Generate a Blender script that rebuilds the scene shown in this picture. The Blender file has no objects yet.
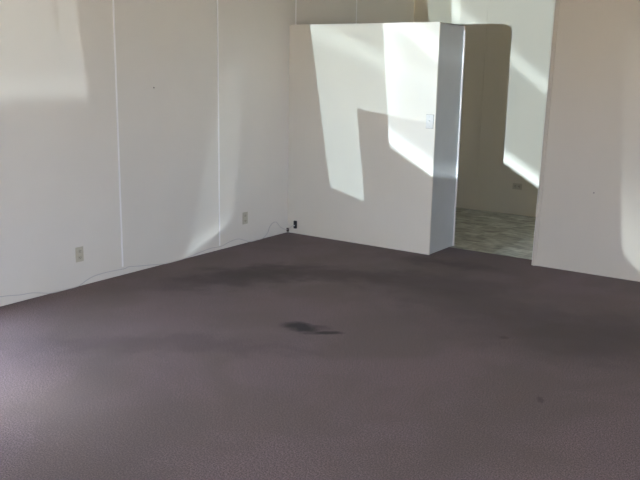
import bpy, bmesh, math
from mathutils import Vector, Matrix

# ------------------------------------------------------------------ camera, world, light, exposure
scene = bpy.context.scene
C = scene.collection
scene.view_settings.view_transform = 'Standard'
scene.view_settings.look = 'None'
scene.view_settings.gamma = 1.0
scene.view_settings.use_curve_mapping = False
scene.view_settings.exposure = 0.75
scene.cycles.use_denoising = True
scene.cycles.diffuse_bounces = 6
scene.cycles.max_bounces = 12
scene.cycles.sample_clamp_indirect = 6.0

EYE = Vector((5.051, -6.731, 1.738))            # hand-held at eye level, tipped down and slightly rolled
yaw, pitch, roll, F_PX = 0.6020, 0.2130, 0.0180, 796.3
fw = Vector((-math.sin(yaw) * math.cos(pitch), math.cos(yaw) * math.cos(pitch), -math.sin(pitch)))
rt = Vector((math.cos(yaw), math.sin(yaw), 0)); up = rt.cross(fw)
r2 = rt * math.cos(roll) + up * math.sin(roll); u2 = up * math.cos(roll) - rt * math.sin(roll)
cd = bpy.data.cameras.new('camera')
cam = bpy.data.objects.new('camera', cd); C.objects.link(cam)
m = Matrix((r2, u2, -fw)).transposed().to_4x4(); m.translation = EYE
cam.matrix_world = m
cd.sensor_fit = 'HORIZONTAL'; cd.sensor_width = 36.0; cd.lens = F_PX / 640 * 36.0
cd.clip_start = 0.05; cd.clip_end = 300
scene.camera = cam

SKY = (0.67, 0.78, 1.0)
w = bpy.data.worlds.new('sky'); scene.world = w; w.use_nodes = True
bg = w.node_tree.nodes['Background']; bg.inputs[0].default_value = SKY + (1,); bg.inputs[1].default_value = 9.0
# afternoon sun from beyond the far wall: lights the forecourt behind the building, never enters the windows directly
sl = bpy.data.lights.new('sun', 'SUN'); sl.energy = 62.0; sl.angle = math.radians(0.53); sl.color = (1.0, 0.92, 0.72)
so = bpy.data.objects.new('sun', sl); C.objects.link(so); so.rotation_euler = Vector((0, -0.62, -0.78)).to_track_quat('-Z', 'Y').to_euler()

# room extents (metres): left wall x=0, low partition front y=0, floor z=0
X1, Y0, YB, ZC = 9.0, -9.0, 2.653, 2.90      # right wall, wall behind the camera, far wall, ceiling

def portal(name, loc, rot, sx, sy):
    l = bpy.data.lights.new(name, 'AREA'); l.shape = 'RECTANGLE'; l.size = sx; l.size_y = sy
    l.cycles.is_portal = True
    o = bpy.data.objects.new(name, l); C.objects.link(o); o.location = loc; o.rotation_euler = rot

# daylight openings of the room, all out of the picture: (u0,u1,z0,z1)
WIN_LEFT = (-5.2, -4.0, 0.05, 1.75)
WIN_RIGHT = (-8.6, -5.3, 0.3, 2.3)
ADDED_FAR_OPENING = (1.0, 1.9, 0.4, 1.3)  # unseen opening added to raise the ambient light in the far room
portal('opening_portal', (X1 + 0.05, 1.45, 0.85), (0, math.pi / 2, 0), 0.9, 0.9)
WIN_BACK = (6.55, 7.35, 0.9, 1.7)
portal('opening_portal', (-0.2, (WIN_LEFT[0] + WIN_LEFT[1]) / 2, 0.9), (0, -math.pi / 2, 0), 1.7, 1.2)
portal('opening_portal', (X1 + 0.05, -6.95, 1.3), (0, math.pi / 2, 0), 2.0, 3.3)
portal('opening_portal', (6.95, Y0 - 0.05, 1.3), (math.pi / 2, 0, 0), 0.8, 0.8)

# Stand-ins for low sun thrown back by car glass outside: each glint is an added small lamp
# outside the building whose beam comes in through a hole cut in the unseen wall to shape the light patch.
GLINTS = []
HOLES = {'back': [], 'right': []}
def glint(name, src, wall, axis, plane, poly, power, radius, color=(1, 1, 1), streaks=(), base=1.0, fade=None, weaken=None):
    """poly: outline of the beam where it crosses the plane axis=plane, as (u, z); u is x (axis 1) or y (axis 0)"""
    src = Vector(src)
    wv, wa = (Y0, 1) if wall == 'back' else (X1, 0)
    ua = 1 - axis; uw = 1 - wa
    hole = []
    pts = []
    for (u, z) in poly:
        P = Vector((0, 0, z)); P[axis] = plane; P[ua] = u
        t = (wv - src[wa]) / (P[wa] - src[wa])
        Q = src.lerp(P, t); hole.append((Q[uw], Q[2])); pts.append(Q)
    HOLES[wall].append(hole)
    mid = sum(pts, Vector()) / len(pts)
    d = (mid - src).normalized()
    half = max(math.acos(min(1, d.dot((q - src).normalized()))) for q in pts) + 0.012
    l = bpy.data.lights.new(name, 'SPOT'); l.energy = power; l.color = color; l.shadow_soft_size = radius
    l.spot_size = 2 * half; l.spot_blend = 0.0
    o = bpy.data.objects.new(name, l); C.objects.link(o); o.location = src
    o.rotation_euler = d.to_track_quat('-Z', 'Y').to_euler()
    # streaks painted into the lamp beam, after curved glass: strength varies with direction
    l.use_nodes = True; nt = l.node_tree; N = nt.nodes; L = nt.links
    em = next(n for n in N if n.type == 'EMISSION')
    geo = N.new('ShaderNodeNewGeometry'); sep = N.new('ShaderNodeSeparateXYZ'); L.new(geo.outputs['Incoming'], sep.inputs[0])
    def mth(op, a, b=None):
        n = N.new('ShaderNodeMath'); n.operation = op
        for i, v in enumerate((a, b)):
            if v is None: continue
            if isinstance(v, (int, float)): n.inputs[i].default_value = v
            else: L.new(v, n.inputs[i])
        return n.outputs[0]
    dist = plane - src[axis]
    U = mth('ADD', mth('MULTIPLY', mth('DIVIDE', sep.outputs[ua], sep.outputs[axis]), dist), src[ua])
    Z = mth('ADD', mth('MULTIPLY', mth('DIVIDE', sep.outputs[2], sep.outputs[axis]), dist), src[2])
    total = base
    for (u0, z0, u1, z1, below, above, amp) in streaks:       # a line, its falloff below and above, its gain
        k = (z1 - z0) / (u1 - u0)
        q = mth('SUBTRACT', Z, mth('ADD', mth('MULTIPLY', U, k), z0 - k * u0))
        def mr(lo, hi, a, b):
            n = N.new('ShaderNodeMapRange'); n.interpolation_type = 'SMOOTHSTEP'
            L.new(q, n.inputs[0]); n.inputs[1].default_value = lo; n.inputs[2].default_value = hi
            n.inputs[3].default_value = a; n.inputs[4].default_value = b
            return n.outputs[0]
        bump = mth('MULTIPLY', mr(-below, 0, 0, 1), mr(0, above, 1, 0))
        total = mth('ADD', total, mth('MULTIPLY', bump, amp))
    if weaken:                                               # the glint dies away towards one side
        n = N.new('ShaderNodeMapRange'); n.interpolation_type = 'SMOOTHSTEP'; L.new(U, n.inputs[0])
        n.inputs[1].default_value, n.inputs[2].default_value = weaken[:2]
        n.inputs[3].default_value, n.inputs[4].default_value = 1.0, weaken[2]
        total = mth('MULTIPLY', total, n.outputs[0])
    if fade:
        n = N.new('ShaderNodeMapRange'); n.interpolation_type = 'SMOOTHSTEP'; L.new(Z, n.inputs[0])
        n.inputs[1].default_value, n.inputs[2].default_value = fade
        total = mth('MULTIPLY', total, n.outputs[0])
    if not isinstance(total, (int, float)): L.new(total, em.inputs['Strength'])
    else: em.inputs['Strength'].default_value = total
    GLINTS.append(o)

glint('added_glint_lamp', (5.35, -20, 1.16), 'back', 1, 0.0,
      [(1.07, 2.75), (1.102, 2.145), (1.215, 1.04), (1.235, 0.99), (1.70, 0.745), (2.50, 0.285), (2.50, 2.75)],
      7200, 0.012, (0.75, 0.91, 1.04),
      base=1.0, streaks=[(1.222, 1.065, 2.4, 0.385, 0.05, 0.17, 2.2), (1.1, 2.32, 2.4, 1.38, 0.13, 0.18, 0.8)])
glint('added_glint_lamp', (0.42, -20, 1.16), 'back', 1, 0.0,
      [(0.165, 2.70), (0.256, 2.158), (0.537, 0.546), (0.961, 0.436), (0.838, 1.35), (1.18, 1.307), (1.75, 1.24), (1.75, 2.160), (0.62, 2.160), (0.62, 2.70)],
      4800, 0.012, (0.70, 0.91, 1.0),
      streaks=[(0.26, 2.16, 1.2, 1.80, 0.22, 0.10, 0.5)], weaken=(1.13, 1.45, 0.40))
glint('added_glint_lamp', (8.2, -20, 1.0), 'back', 1, 0.242,
      [(3.27, 2.05), (3.284, 1.724), (3.326, 1.10), (3.40, 0.30), (3.45, 0.18), (3.60, 0.05), (4.30, -0.25), (4.30, 2.05)],
      3200, 0.022, (0.80, 0.95, 1.0),
      streaks=[(3.40, 0.25, 4.2, -0.15, 0.2, 0.9, 1.6)], base=0.2)
glint('added_glint_lamp', (19.0, -5.2, 1.5), 'right', 0, 0.0,
      [(-4.3, 1.38), (-2.585, 1.38), (-2.675, 2.204), (-2.70, 2.5), (-2.852, 2.5), (-2.835, 1.97), (-2.862, 1.95), (-2.915, 2.5), (-4.3, 2.5)],
      1500, 0.012, (0.82, 0.95, 1.0),
      streaks=[(-3.4, 1.54, -2.6, 1.54, 0.10, 0.16, 0.55)], fade=(1.38, 1.55))
glint('added_glint_lamp', (19.0, -1.0, 1.3), 'right', 0, 0.0,
      [(-1.56, -0.03), (-1.17, 1.16), (-1.0, 1.75), (-0.70, 1.80), (-0.75, 1.42), (-0.83, 0.55), (-0.97, 0.20)],
      1500, 0.06, (0.78, 0.93, 1.0),
      streaks=[(-1.53, 0.03, -0.95, 0.225, 0.05, 0.17, 1.7)], base=0.55)
# one more added lamp brightens the carpet through the low opening in the left wall
gl = bpy.data.lights.new('added_glint_lamp', 'SPOT'); gl.energy = 5500; gl.color = (0.86, 0.94, 1.0); gl.shadow_soft_size = 0.25
gl.spot_size = math.radians(5.0); gl.spot_blend = 1.0
go = bpy.data.objects.new('added_glint_lamp', gl); C.objects.link(go); go.location = (-8, -6, 7)
go.rotation_euler = (Vector((1.30, -4.50, 0)) - Vector(go.location)).to_track_quat('-Z', 'Y').to_euler()

# ------------------------------------------------------------------ materials
def mat(name, col, rough=0.6, spec=0.5, var=0.0, vscale=3.0, bump=0.0, bscale=80.0, metallic=0.0):
    mt = bpy.data.materials.new(name); mt.use_nodes = True
    nt = mt.node_tree; N = nt.nodes; L = nt.links; b = N['Principled BSDF']
    b.inputs['Roughness'].default_value = rough; b.inputs['Specular IOR Level'].default_value = spec
    b.inputs['Metallic'].default_value = metallic
    b.inputs['Base Color'].default_value = tuple(col) + (1,)
    tc = N.new('ShaderNodeTexCoord')
    geo = N.new('ShaderNodeNewGeometry')
    if var:
        nz = N.new('ShaderNodeTexNoise'); nz.inputs['Scale'].default_value = vscale; nz.inputs['Detail'].default_value = 5
        L.new(geo.outputs['Position'], nz.inputs['Vector'])
        mx = N.new('ShaderNodeMix'); mx.data_type = 'RGBA'
        mx.inputs[6].default_value = tuple(c * (1 - var) for c in col) + (1,)
        mx.inputs[7].default_value = tuple(min(1, c * (1 + var)) for c in col) + (1,)
        L.new(nz.outputs['Fac'], mx.inputs[0]); L.new(mx.outputs[2], b.inputs['Base Color'])
    if bump:
        nb = N.new('ShaderNodeTexNoise'); nb.inputs['Scale'].default_value = bscale; nb.inputs['Detail'].default_value = 4
        L.new(geo.outputs['Position'], nb.inputs['Vector'])
        bp = N.new('ShaderNodeBump'); bp.inputs['Strength'].default_value = bump; bp.inputs['Distance'].default_value = 0.004
        L.new(nb.outputs['Fac'], bp.inputs['Height']); L.new(bp.outputs['Normal'], b.inputs['Normal'])
    return mt

M = {
    'panel': mat('white painted panelling', (0.73, 0.70, 0.64), 0.45, 0.35, 0.035, 2.5, 0.05, 60),
    'paint': mat('white wall paint', (0.735, 0.695, 0.61), 0.5, 0.3, 0.03, 2.0, 0.05, 70),
    'dimmed_beige': mat('dimmed beige paint', (0.56, 0.512, 0.44), 0.5, 0.3, 0.03, 2.0, 0.05, 70),  # beige tone, darkened further to stand in for dimmer light on this wall
    'far': mat('cream panelling', (0.74, 0.69, 0.57), 0.5, 0.3, 0.04, 2.0, 0.05, 60),
    'batten': mat('white moulding', (0.92, 0.91, 0.90), 0.35, 0.5),
    'ceiling': mat('ceiling paint', (0.75, 0.73, 0.68), 0.8, 0.2),
    'end': mat('grey laminate', (0.51, 0.525, 0.51), 0.32, 0.5, 0.05, 6.0, 0.03, 40),
    'trim': mat('white trim', (0.82, 0.80, 0.79), 0.35, 0.5),
    'beige': mat('ivory plastic', (0.55, 0.51, 0.40), 0.35, 0.5),
    'beige2': mat('aged ivory plastic', (0.50, 0.47, 0.37), 0.35, 0.5),
    'switch': mat('white plastic', (0.66, 0.65, 0.62), 0.3, 0.5),
    'dark': mat('black plastic', (0.012, 0.012, 0.016), 0.4, 0.5),
    'slot': mat('socket slot', (0.03, 0.03, 0.03), 0.6, 0.3),
    'screw': mat('steel screw', (0.5, 0.5, 0.48), 0.35, 0.5, metallic=1.0),
    'cable': mat('grey telephone cable', (0.50, 0.48, 0.48), 0.5, 0.4),
    'brown': mat('brown plastic', (0.06, 0.04, 0.03), 0.5, 0.4),
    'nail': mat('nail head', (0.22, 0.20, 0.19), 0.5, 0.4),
    'grout': mat('dark tile joint', (0.10, 0.10, 0.085), 0.8, 0.2),
    'asphalt': mat('forecourt asphalt', (0.30, 0.28, 0.25), 0.9, 0.2, 0.1, 1.0),
    'board': mat('boarding', (0.60, 0.57, 0.52), 0.7, 0.2, 0.05, 3.0),
    'frame': mat('window frame paint', (0.75, 0.75, 0.74), 0.4, 0.4),
}

def carpet_material():
    mt = bpy.data.materials.new('worn purple grey carpet'); mt.use_nodes = True
    nt = mt.node_tree; N = nt.nodes; L = nt.links; b = N['Principled BSDF']
    b.inputs['Roughness'].default_value = 0.95; b.inputs['Specular IOR Level'].default_value = 0.08
    b.inputs['Sheen Weight'].default_value = 0.06; b.inputs['Sheen Roughness'].default_value = 0.5
    geo = N.new('ShaderNodeNewGeometry'); P = geo.outputs['Position']
    def noise(scale, detail=4, dist=0.0):
        n = N.new('ShaderNodeTexNoise'); n.inputs['Scale'].default_value = scale; n.inputs['Detail'].default_value = detail
        n.inputs['Distortion'].default_value = dist; L.new(P, n.inputs['Vector']); return n
    def mix(f, a, bb, typ='MIX'):
        n = N.new('ShaderNodeMix'); n.data_type = 'RGBA'; n.blend_type = typ
        for i, v in ((0, f), (6, a), (7, bb)):
            if isinstance(v, (int, float)): n.inputs[i].default_value = v
            elif isinstance(v, tuple): n.inputs[i].default_value = v + (1,)
            else: L.new(v, n.inputs[i])
        return n.outputs[2]
    def mth(op, a, bb=None):
        n = N.new('ShaderNodeMath'); n.operation = op
        for i, v in enumerate((a, bb)):
            if v is None: continue
            if isinstance(v, (int, float)): n.inputs[i].default_value = v
            else: L.new(v, n.inputs[i])
        return n.outputs[0]
    def rng(v, lo, hi, a=0.0, bb=1.0):
        n = N.new('ShaderNodeMapRange'); n.interpolation_type = 'SMOOTHSTEP'; L.new(v, n.inputs[0])
        for i, x in ((1, lo), (2, hi), (3, a), (4, bb)): n.inputs[i].default_value = x
        return n.outputs[0]
    fibre = noise(140, 3).outputs['Fac']; loops = noise(60, 2).outputs['Fac']; blot = noise(1.5, 7, 0.5).outputs['Fac']
    col = mix(rng(fibre, 0.3, 0.7), (0.078, 0.058, 0.060), (0.250, 0.190, 0.196))
    col = mix(rng(loops, 0.35, 0.65, 0.0, 0.45), col, (0.125, 0.096, 0.099))
    col = mix(rng(blot, 0.40, 0.64, 0.0, 0.48), col, (0.112, 0.090, 0.078))
    wob = noise(5, 3)
    wv = N.new('ShaderNodeVectorMath'); wv.operation = 'SUBTRACT'; L.new(wob.outputs['Color'], wv.inputs[0]); wv.inputs[1].default_value = (.5, .5, .5)
    def stain(col, x, y, sx, sy, ang, amount, wobble, soft, c):
        sc = N.new('ShaderNodeVectorMath'); sc.operation = 'MULTIPLY'; L.new(wv.outputs[0], sc.inputs[0]); sc.inputs[1].default_value = (wobble, wobble, 0)
        ad = N.new('ShaderNodeVectorMath'); ad.operation = 'ADD'; L.new(P, ad.inputs[0]); L.new(sc.outputs[0], ad.inputs[1])
        mp = N.new('ShaderNodeMapping'); mp.vector_type = 'TEXTURE'
        mp.inputs['Location'].default_value = (x, y, 0); mp.inputs['Rotation'].default_value = (0, 0, ang); mp.inputs['Scale'].default_value = (sx, sy, 1)
        L.new(ad.outputs[0], mp.inputs['Vector'])
        ln = N.new('ShaderNodeVectorMath'); ln.operation = 'LENGTH'; L.new(mp.outputs[0], ln.inputs[0])
        return mix(rng(ln.outputs['Value'], 1.0 - soft, 1.0 + soft, amount, 0.0), col, c)
    D = (0.062, 0.050, 0.047)
    for (x, y, sx, sy, ang, amt) in ((0.80, -1.75, 0.62, 0.26, 62, 0.75), (1.35, -1.20, 0.75, 0.22, 30, 0.70), (2.25, -0.95, 0.60, 0.28, 25, 0.55),
                                     (2.75, -1.30, 0.55, 0.30, 10, 0.45), (3.75, -1.45, 0.60, 0.50, 20, 0.60), (1.45, -3.35, 0.75, 0.16, 40, 0.34),
                                     (2.05, -3.05, 0.40, 0.12, 40, 0.25), (3.05, -1.75, 0.45, 0.35, 0, 0.35), (1.9, -0.22, 0.5, 0.14, 5, 0.5)):
        col = stain(col, x, y, sx, sy, math.radians(ang), amt, 0.55, 0.75, D)     # trodden, dirty patches
    col = stain(col, 2.02, -2.49, 0.135, 0.085, math.radians(20), 0.88, 0.22, 0.55, (0.020, 0.017, 0.017))   # the two spills
    col = stain(col, 2.22, -2.49, 0.085, 0.030, math.radians(35), 0.80, 0.08, 0.45, (0.022, 0.019, 0.019))
    col = stain(col, 2.15, -2.56, 0.090, 0.022, math.radians(35), 0.45, 0.08, 0.5, (0.03, 0.025, 0.025))
    col = stain(col, 3.76, -2.72, 0.018, 0.04, 0.5, 0.45, 0.05, 0.5, (0.03, 0.027, 0.027))
    col = stain(col, 2.05, -1.98, 0.9, 0.02, math.radians(112), 0.0, 0.1, 0.5, D)
    col = stain(col, 3.20, -1.86, 0.03, 0.03, 0.0, 0.4, 0.06, 0.5, (0.03, 0.025, 0.02))
    L.new(col, b.inputs['Base Color'])
    bp = N.new('ShaderNodeBump'); bp.inputs['Strength'].default_value = 0.06; bp.inputs['Distance'].default_value = 0.004
    L.new(fibre, bp.inputs['Height']); L.new(bp.outputs['Normal'], b.inputs['Normal'])
    return mt
M['carpet'] = carpet_material()

def tile_material(name, a, bcol):
    mt = bpy.data.materials.new(name); mt.use_nodes = True
    nt = mt.node_tree; N = nt.nodes; L = nt.links; b = N['Principled BSDF']
    b.inputs['Roughness'].default_value = 0.28; b.inputs['Specular IOR Level'].default_value = 0.4
    geo = N.new('ShaderNodeNewGeometry'); mp = N.new('ShaderNodeMapping'); mp.inputs['Scale'].default_value = (5, 14, 5)
    L.new(geo.outputs['Position'], mp.inputs['Vector'])
    nz = N.new('ShaderNodeTexNoise'); nz.inputs['Scale'].default_value = 1.0; nz.inputs['Detail'].default_value = 5; nz.inputs['Distortion'].default_value = 1.2
    L.new(mp.outputs[0], nz.inputs['Vector'])
    cr = N.new('ShaderNodeValToRGB'); cr.color_ramp.elements[0].position = 0.35; cr.color_ramp.elements[1].position = 0.65
    cr.color_ramp.elements[0].color = a + (1,); cr.color_ramp.elements[1].color = bcol + (1,)
    L.new(nz.outputs['Fac'], cr.inputs[0]); L.new(cr.outputs[0], b.inputs['Base Color'])
    return mt
M['tile_a'] = tile_material('mottled grey green vinyl', (0.25, 0.26, 0.21), (0.64, 0.65, 0.57))
M['tile_b'] = tile_material('mottled grey brown vinyl', (0.17, 0.17, 0.135), (0.52, 0.52, 0.44))

# ------------------------------------------------------------------ mesh helpers
def link(name, bm, material, parent=None):
    bmesh.ops.recalc_face_normals(bm, faces=bm.faces)
    me = bpy.data.meshes.new(name); bm.to_mesh(me); bm.free()
    if material: me.materials.append(material)
    o = bpy.data.objects.new(name, me); C.objects.link(o)
    if parent: o.parent = parent
    return o
def tag(o, label, cat=None, group=None, kind=None):
    o['label'] = label
    if cat: o['category'] = cat
    if group: o['group'] = group
    if kind: o['kind'] = kind
    return o
def struct(o, label, cat): return tag(o, label, cat, kind='structure')
def box(bm, lo, hi, bevel=0.0, seg=2):
    r = bmesh.ops.create_cube(bm, size=1.0); vs = r['verts']
    lo, hi = Vector(lo), Vector(hi)
    for v in vs: v.co = Vector([lo[i] + (v.co[i] + 0.5) * (hi[i] - lo[i]) for i in range(3)])
    if bevel:
        es = list({e for v in vs for e in v.link_edges})
        bmesh.ops.bevel(bm, geom=es, offset=bevel, segments=seg, profile=0.5, affect='EDGES')
    return bm
def bx(name, lo, hi, material, parent=None, bevel=0.0):
    return link(name, box(bmesh.new(), lo, hi, bevel), material, parent)
def empty(name, loc=(0, 0, 0)):
    o = bpy.data.objects.new(name, None); o.empty_display_size = 0.1; C.objects.link(o); o.location = loc
    return o
def plate(name, outer, holes, pos, thick, material, parent=None):
    """flat sheet with openings; pos(u, v, w) gives the point, w runs 0..thick"""
    bm = bmesh.new(); es = []
    for loop in [outer] + holes:
        vs = [bm.verts.new(pos(u, v, 0)) for u, v in loop]
        es += [bm.edges.new((vs[i], vs[(i + 1) % len(vs)])) for i in range(len(vs))]
    bmesh.ops.triangle_fill(bm, use_beauty=True, use_dissolve=False, edges=es)
    ex = bmesh.ops.extrude_face_region(bm, geom=list(bm.faces))
    d = Vector(pos(0, 0, thick)) - Vector(pos(0, 0, 0))
    for g in ex['geom']:
        if isinstance(g, bmesh.types.BMVert): g.co += d
    return link(name, bm, material, parent)
def rect(u0, u1, v0, v1): return [(u0, v0), (u1, v0), (u1, v1), (u0, v1)]
def tube(bm, pts, r, n=6):
    pts = [Vector(p) for p in pts]; rings = []
    for i, p in enumerate(pts):
        t = (pts[min(i + 1, len(pts) - 1)] - pts[max(i - 1, 0)]).normalized()
        a = t.cross(Vector((0, 0, 1)))
        if a.length < 1e-4: a = Vector((1, 0, 0))
        a.normalize(); b = t.cross(a)
        rings.append([bm.verts.new(p + (a * math.cos(k * 2 * math.pi / n) + b * math.sin(k * 2 * math.pi / n)) * r) for k in range(n)])
    for i in range(len(rings) - 1):
        for k in range(n):
            bm.faces.new((rings[i][k], rings[i][(k + 1) % n], rings[i + 1][(k + 1) % n], rings[i + 1][k]))
    bm.faces.new(rings[0]); bm.faces.new(rings[-1][::-1])
    return bm
def disc(bm, c, axis, r, depth, n=12):
    r_ = bmesh.ops.create_cone(bm, cap_ends=True, segments=n, radius1=r, radius2=r * 0.8, depth=depth)
    q = Vector((0, 0, 1)).rotation_difference(Vector(axis))
    for v in r_['verts']: v.co = q @ v.co + Vector(c)
    return bm
def smooth_path(pts, n=5):
    out = []
    for i in range(len(pts) - 1):
        p0, p1, p2, p3 = pts[max(i - 1, 0)], pts[i], pts[i + 1], pts[min(i + 2, len(pts) - 1)]
        for k in range(n):
            t = k / n
            out.append(tuple(0.5 * (2 * p1[j] + (p2[j] - p0[j]) * t + (2 * p0[j] - 5 * p1[j] + 4 * p2[j] - p3[j]) * t * t
                                    + (3 * p1[j] - p0[j] - 3 * p2[j] + p3[j]) * t ** 3) for j in range(3)))
    out.append(tuple(pts[-1])); return out

# ------------------------------------------------------------------ setting: floors
YT = 0.442                                             # where the carpet meets the vinyl
XP, TP, HP = 1.698, 0.532, 2.162                       # low partition: length, thickness, height
XR, YR = 2.632, 0.242                                  # near edge and face of the right-hand wall
ground = bx('ground', (-60, -70, -0.35), (70, 60, -0.15), M['asphalt'])
struct(ground, 'grey asphalt forecourt outside the building', 'ground')
floor = bx('floor', (-0.1, Y0, -0.10), (X1, YT, 0.0), M['carpet'])
struct(floor, 'worn purple grey carpet with dark stains', 'floor')
hall = bx('floor_far_room', (-0.1, YT, -0.10), (X1, YB + 0.1, -0.006), M['grout'])
struct(hall, 'mottled grey green vinyl tile floor beyond the opening', 'floor')
S = 0.305
tile_mesh = {}
for k in ('tile_a', 'tile_b'):
    bm = box(bmesh.new(), (0.001, 0.001, -0.006), (S - 0.001, S - 0.001, -0.001), 0.0008, 1)
    o = link('vinyl_tile', bm, M[k]); tile_mesh[k] = o.data; bpy.data.objects.remove(o)
rows = int((YB - YT) / S) + 1
for i in range(15):
    for j in range(rows):
        x, y = i * S, YB - (j + 1) * S
        if y < YT - 0.001:
            bm = box(bmesh.new(), (x + 0.001, YT + 0.001, -0.006), (x + S - 0.001, y + S - 0.001, -0.001), 0.0008, 1)
            o = link('vinyl_tile', bm, M['tile_a' if (i + j) % 2 else 'tile_b'], hall)
        else:
            o = bpy.data.objects.new('vinyl_tile', tile_mesh['tile_a' if (i + j) % 2 else 'tile_b'])
            C.objects.link(o); o.location = (x, y, 0); o.parent = hall

# ------------------------------------------------------------------ setting: walls
PT = 0.006                                             # panelling thickness
wl = plate('wall_left', rect(Y0, YB + 0.12, 0, ZC), [rect(*WIN_LEFT)], lambda u, v, w: (-PT - w, u, v), 0.12, M['board'])
struct(wl, 'white panelled wall with narrow vertical battens and outlets', 'wall')
SEAMS = [Y0, -8.41, -7.19, -5.97, -5.2, -4.0, -3.53, -2.31, -1.093, 0.105, 1.27, YB]
for a, b in zip(SEAMS[:-1], SEAMS[1:]):
    inwin = a >= WIN_LEFT[0] - 0.01 and b <= WIN_LEFT[1] + 0.01
    for z0, z1 in ([(0.0, WIN_LEFT[2]), (WIN_LEFT[3], ZC)] if inwin else [(0.0, ZC)]):
        bx('wall_panel', (-PT, a + 0.0015, z0), (0.0, b - 0.0015, z1), M['panel'], wl)
BOT = {-2.31: 0.071, -1.093: 0.041}
for s in SEAMS[1:-1]:
    if s in WIN_LEFT[:2]: continue
    bx('batten', (0.0, s - 0.008, BOT.get(s, 0.02)), (0.006, s + 0.008, ZC), M['batten'], wl, 0.002)
for (y, z) in ((-1.899, 1.549),):
    link('nail_head', disc(bmesh.new(), (0.001, y, z), (1, 0, 0), 0.007, 0.003), M['nail'], wl)

wf = bx('wall_back', (0.0, YB + 0.006, 0), (X1, YB + 0.12, ZC), M['board'])
struct(wf, 'far cream panelled wall of the room beyond the opening', 'wall')
FS = [0.0, 1.0, 2.22, 3.44, 4.66, 5.88, X1]
for a, b in zip(FS[:-1], FS[1:]):
    bx('wall_panel', (a + 0.002, YB, 0), (b - 0.002, YB + 0.006, ZC), M['far'], wf)
for s in FS[1:-1]:
    bx('batten', (s - 0.007, YB - 0.004, 0.0), (s + 0.007, YB, ZC), M['far'], wf, 0.001)

# right-hand wall: its free end leans a touch out of plumb
LEAN = 0.0135
def leaning(name, x0, x1, y0, y1, z0, z1, material, parent=None, lean1=True):
    bm = box(bmesh.new(), (x0, y0, z0), (x1, y1, z1))
    for v in bm.verts:
        if lean1 or abs(v.co.x - x0) < 1e-5: v.co.x += LEAN * v.co.z
    return link(name, bm, material, parent)
wr = leaning('wall_front', XR + 0.004, X1, YR, YR + 0.19, 0, ZC, M['dimmed_beige'], None, False)
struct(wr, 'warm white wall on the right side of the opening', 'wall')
leaning('corner_trim', XR, XR + 0.034, YR - 0.010, YR + 0.0, 0.0, ZC, M['dimmed_beige'], wr)
leaning('corner_bead', XR + 0.012, XR + 0.022, YR - 0.018, YR - 0.010, 0.0, ZC, M['dimmed_beige'], wr)
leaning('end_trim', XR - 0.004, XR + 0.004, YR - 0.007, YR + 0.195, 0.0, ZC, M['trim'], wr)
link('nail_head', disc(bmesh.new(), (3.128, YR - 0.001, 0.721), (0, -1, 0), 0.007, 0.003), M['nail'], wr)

# low partition: does not reach the ceiling
pt = bx('wall_partition', (0.002, 0.02, 0.0), (XP - 0.012, TP - 0.012, HP - 0.012), M['dark'])
struct(pt, 'low white partition wall with a grey end standing in the carpet', 'partition wall')
bx('front_panel', (0.001, 0.0, 0.0), (XP, 0.014, HP), M['paint'], pt, 0.001)
bx('end_panel', (XP - 0.012, 0.020, 0.0), (XP - 0.002, TP, HP - 0.003), M['end'], pt, 0.001)
bx('top_cap', (0.001, 0.014, HP - 0.012), (XP - 0.002, TP, HP - 0.003), M['paint'], pt)
bx('rear_panel', (0.001, TP - 0.012, 0.0), (XP - 0.012, TP, HP - 0.012), M['paint'], pt)
bx('edge_trim', (XP - 0.002, TP - 0.012, 0.0), (XP + 0.011, TP + 0.002, HP - 0.05), M['trim'], pt, 0.001)

# unseen walls and ceiling around the camera; beam holes cut to shape the light patches
we = plate('wall_right', rect(Y0, YB + 0.12, 0, ZC), [rect(*WIN_RIGHT), rect(*ADDED_FAR_OPENING)] + HOLES['right'], lambda u, v, w: (X1 + w, u, v), 0.02, M['board'])
struct(we, 'unseen wall at the right side with holes cut to shape the light', 'wall')
wb = plate('wall_behind', rect(0.0, X1, 0, ZC), [rect(*WIN_BACK)] + HOLES['back'], lambda u, v, w: (u, Y0 - w, v), 0.02, M['board'])
struct(wb, 'unseen wall behind the camera with holes cut to shape the light', 'wall')
cl = bx('ceiling', (-0.12, Y0 - 0.02, ZC), (X1 + 0.02, YB + 0.12, ZC + 0.1), M['ceiling'])
struct(cl, 'plain off white ceiling', 'ceiling')

# ------------------------------------------------------------------ objects on the walls
def oriented(o, loc, rz):
    o.location = loc; o.rotation_euler = (0, 0, rz)
def make_outlet(label, loc, rz, plate_m, socket_m, roll_=0.0):
    """local frame: x along the wall, z up, plate front towards -y"""
    t = empty('electrical_outlet'); t.rotation_euler = (0, roll_, rz); t.location = loc
    tag(t, label, 'outlet', 'duplex wall outlets')
    link('cover_plate', box(bmesh.new(), (-0.0375, -0.007, -0.06), (0.0375, 0.0, 0.06), 0.003), plate_m, t)
    for s in (-1, 1):
        bm = bmesh.new(); box(bm, (-0.017, -0.011, s * 0.026 - 0.015), (0.017, -0.006, s * 0.026 + 0.015), 0.004)
        k = link('socket', bm, socket_m, t)
        for dx, hh in ((-0.007, 0.005), (0.007, 0.004)):
            link('slot', box(bmesh.new(), (dx - 0.0015, -0.0115, s * 0.026 + 0.003 - hh), (dx + 0.0015, -0.0105, s * 0.026 + 0.003 + hh)), M['slot'], k)
        link('ground_hole', disc(bmesh.new(), (0, -0.011, s * 0.026 - 0.008), (0, -1, 0), 0.003, 0.001, 8), M['slot'], k)
    link('screw', disc(bmesh.new(), (0, -0.0075, 0), (0, -1, 0), 0.004, 0.002), M['screw'], t)
    return t
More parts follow.
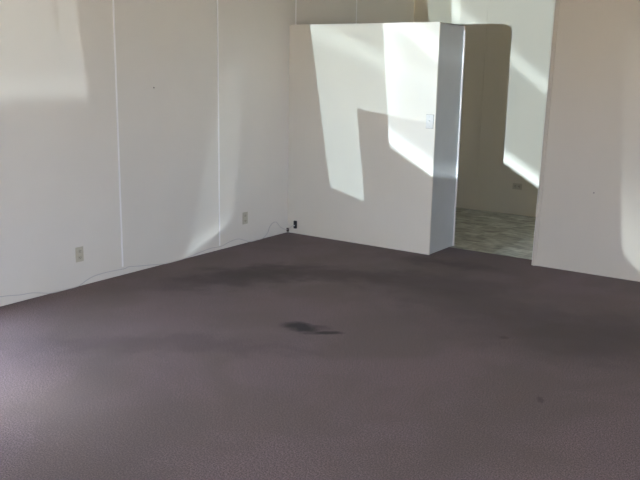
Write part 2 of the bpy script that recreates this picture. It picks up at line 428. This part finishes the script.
make_outlet('ivory duplex outlet low on the panelled wall, below the large sunlit patch', (0.0, -2.748, 0.258), math.pi / 2, M['beige'], M['beige2'])
make_outlet('dull ivory duplex outlet low on the left wall near the partition corner', (0.0, -0.712, 0.257), math.pi / 2, M['beige2'], M['beige2'])
make_outlet('sideways outlet low on the far wall beyond the opening', (1.535, YB, 0.354), 0.0, M['beige'], M['beige2'], math.pi / 2)

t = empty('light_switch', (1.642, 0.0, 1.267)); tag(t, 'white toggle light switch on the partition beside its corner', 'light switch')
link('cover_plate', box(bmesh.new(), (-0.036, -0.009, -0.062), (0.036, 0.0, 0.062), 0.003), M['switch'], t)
link('painted_shadow_rim', box(bmesh.new(), (-0.0385, -0.002, -0.0645), (0.0385, 0.0, 0.0645)), M['nail'], t)  # dark rim put behind the plate as its painted outline shadow
link('toggle_collar', box(bmesh.new(), (-0.008, -0.011, -0.016), (0.008, -0.008, 0.016), 0.001), M['switch'], t)
bm = box(bmesh.new(), (-0.005, -0.028, -0.006), (0.005, -0.008, 0.006), 0.002)
for v in bm.verts: v.co.z += (v.co.y + 0.008) * -0.7
link('toggle', bm, M['switch'], t)
for s in (-1, 1):
    link('screw', disc(bmesh.new(), (0, -0.0095, s * 0.042), (0, -1, 0), 0.004, 0.002), M['screw'], t)

t = empty('telephone_jack', (0.110, 0.0, 0.098)); tag(t, 'small black telephone jack low on the partition near the corner', 'wall jack')
link('jack_body', box(bmesh.new(), (-0.017, -0.022, -0.042), (0.017, 0.0, 0.042), 0.004), M['dark'], t)
link('jack_port', box(bmesh.new(), (-0.012, -0.025, -0.014), (0.002, -0.021, -0.004), 0.001), M['switch'], t)

t = empty('cable_clip', (0.012, -0.012, 0.030)); tag(t, 'tiny brown cable clip in the corner beside the partition', 'cable clip')
link('clip_body', box(bmesh.new(), (-0.012, -0.010, -0.022), (0.010, 0.012, 0.020), 0.003), M['brown'], t)
link('clip_nail', disc(bmesh.new(), (0, -0.0105, 0.0), (0, -1, 0), 0.004, 0.002), M['nail'], t)

R = 0.0034
path = [(-4.6, 0.10), (-4.1, 0.085), (-3.75, 0.082), (-3.47, 0.076), (-3.306, 0.053), (-3.203, 0.045), (-3.099, 0.020), (-3.02, R), (-2.80, R), (-2.75, 0.014), (-2.689, 0.038),
        (-2.607, 0.056), (-2.473, 0.060), (-2.32, 0.053), (-2.28, 0.054), (-2.25, 0.060), (-2.122, 0.042), (-1.923, 0.017), (-1.82, R), (-1.62, R),
        (-1.547, 0.010), (-1.373, 0.027), (-1.235, 0.039), (-1.13, 0.034), (-1.06, 0.036), (-0.947, 0.058), (-0.826, 0.064), (-0.72, 0.030), (-0.63, R), (-0.45, R),
        (-0.36, 0.05), (-0.331, 0.100), (-0.281, 0.138), (-0.213, 0.143), (-0.143, 0.081), (-0.073, 0.047), (-0.04, 0.035)]
pts = [(R + 0.0065, y, z) for y, z in path]
pts += [(0.014, -0.027, 0.036), (0.030, -R - 0.001, 0.046), (0.056, -R - 0.001, 0.072), (0.078, -R - 0.003, 0.082), (0.091, -0.010, 0.086)]
cb = link('telephone_cable', tube(bmesh.new(), smooth_path(pts, 5), R * 0.8), M['cable'])
tag(cb, 'thin grey telephone cable running loosely along the foot of the left wall', 'cable')
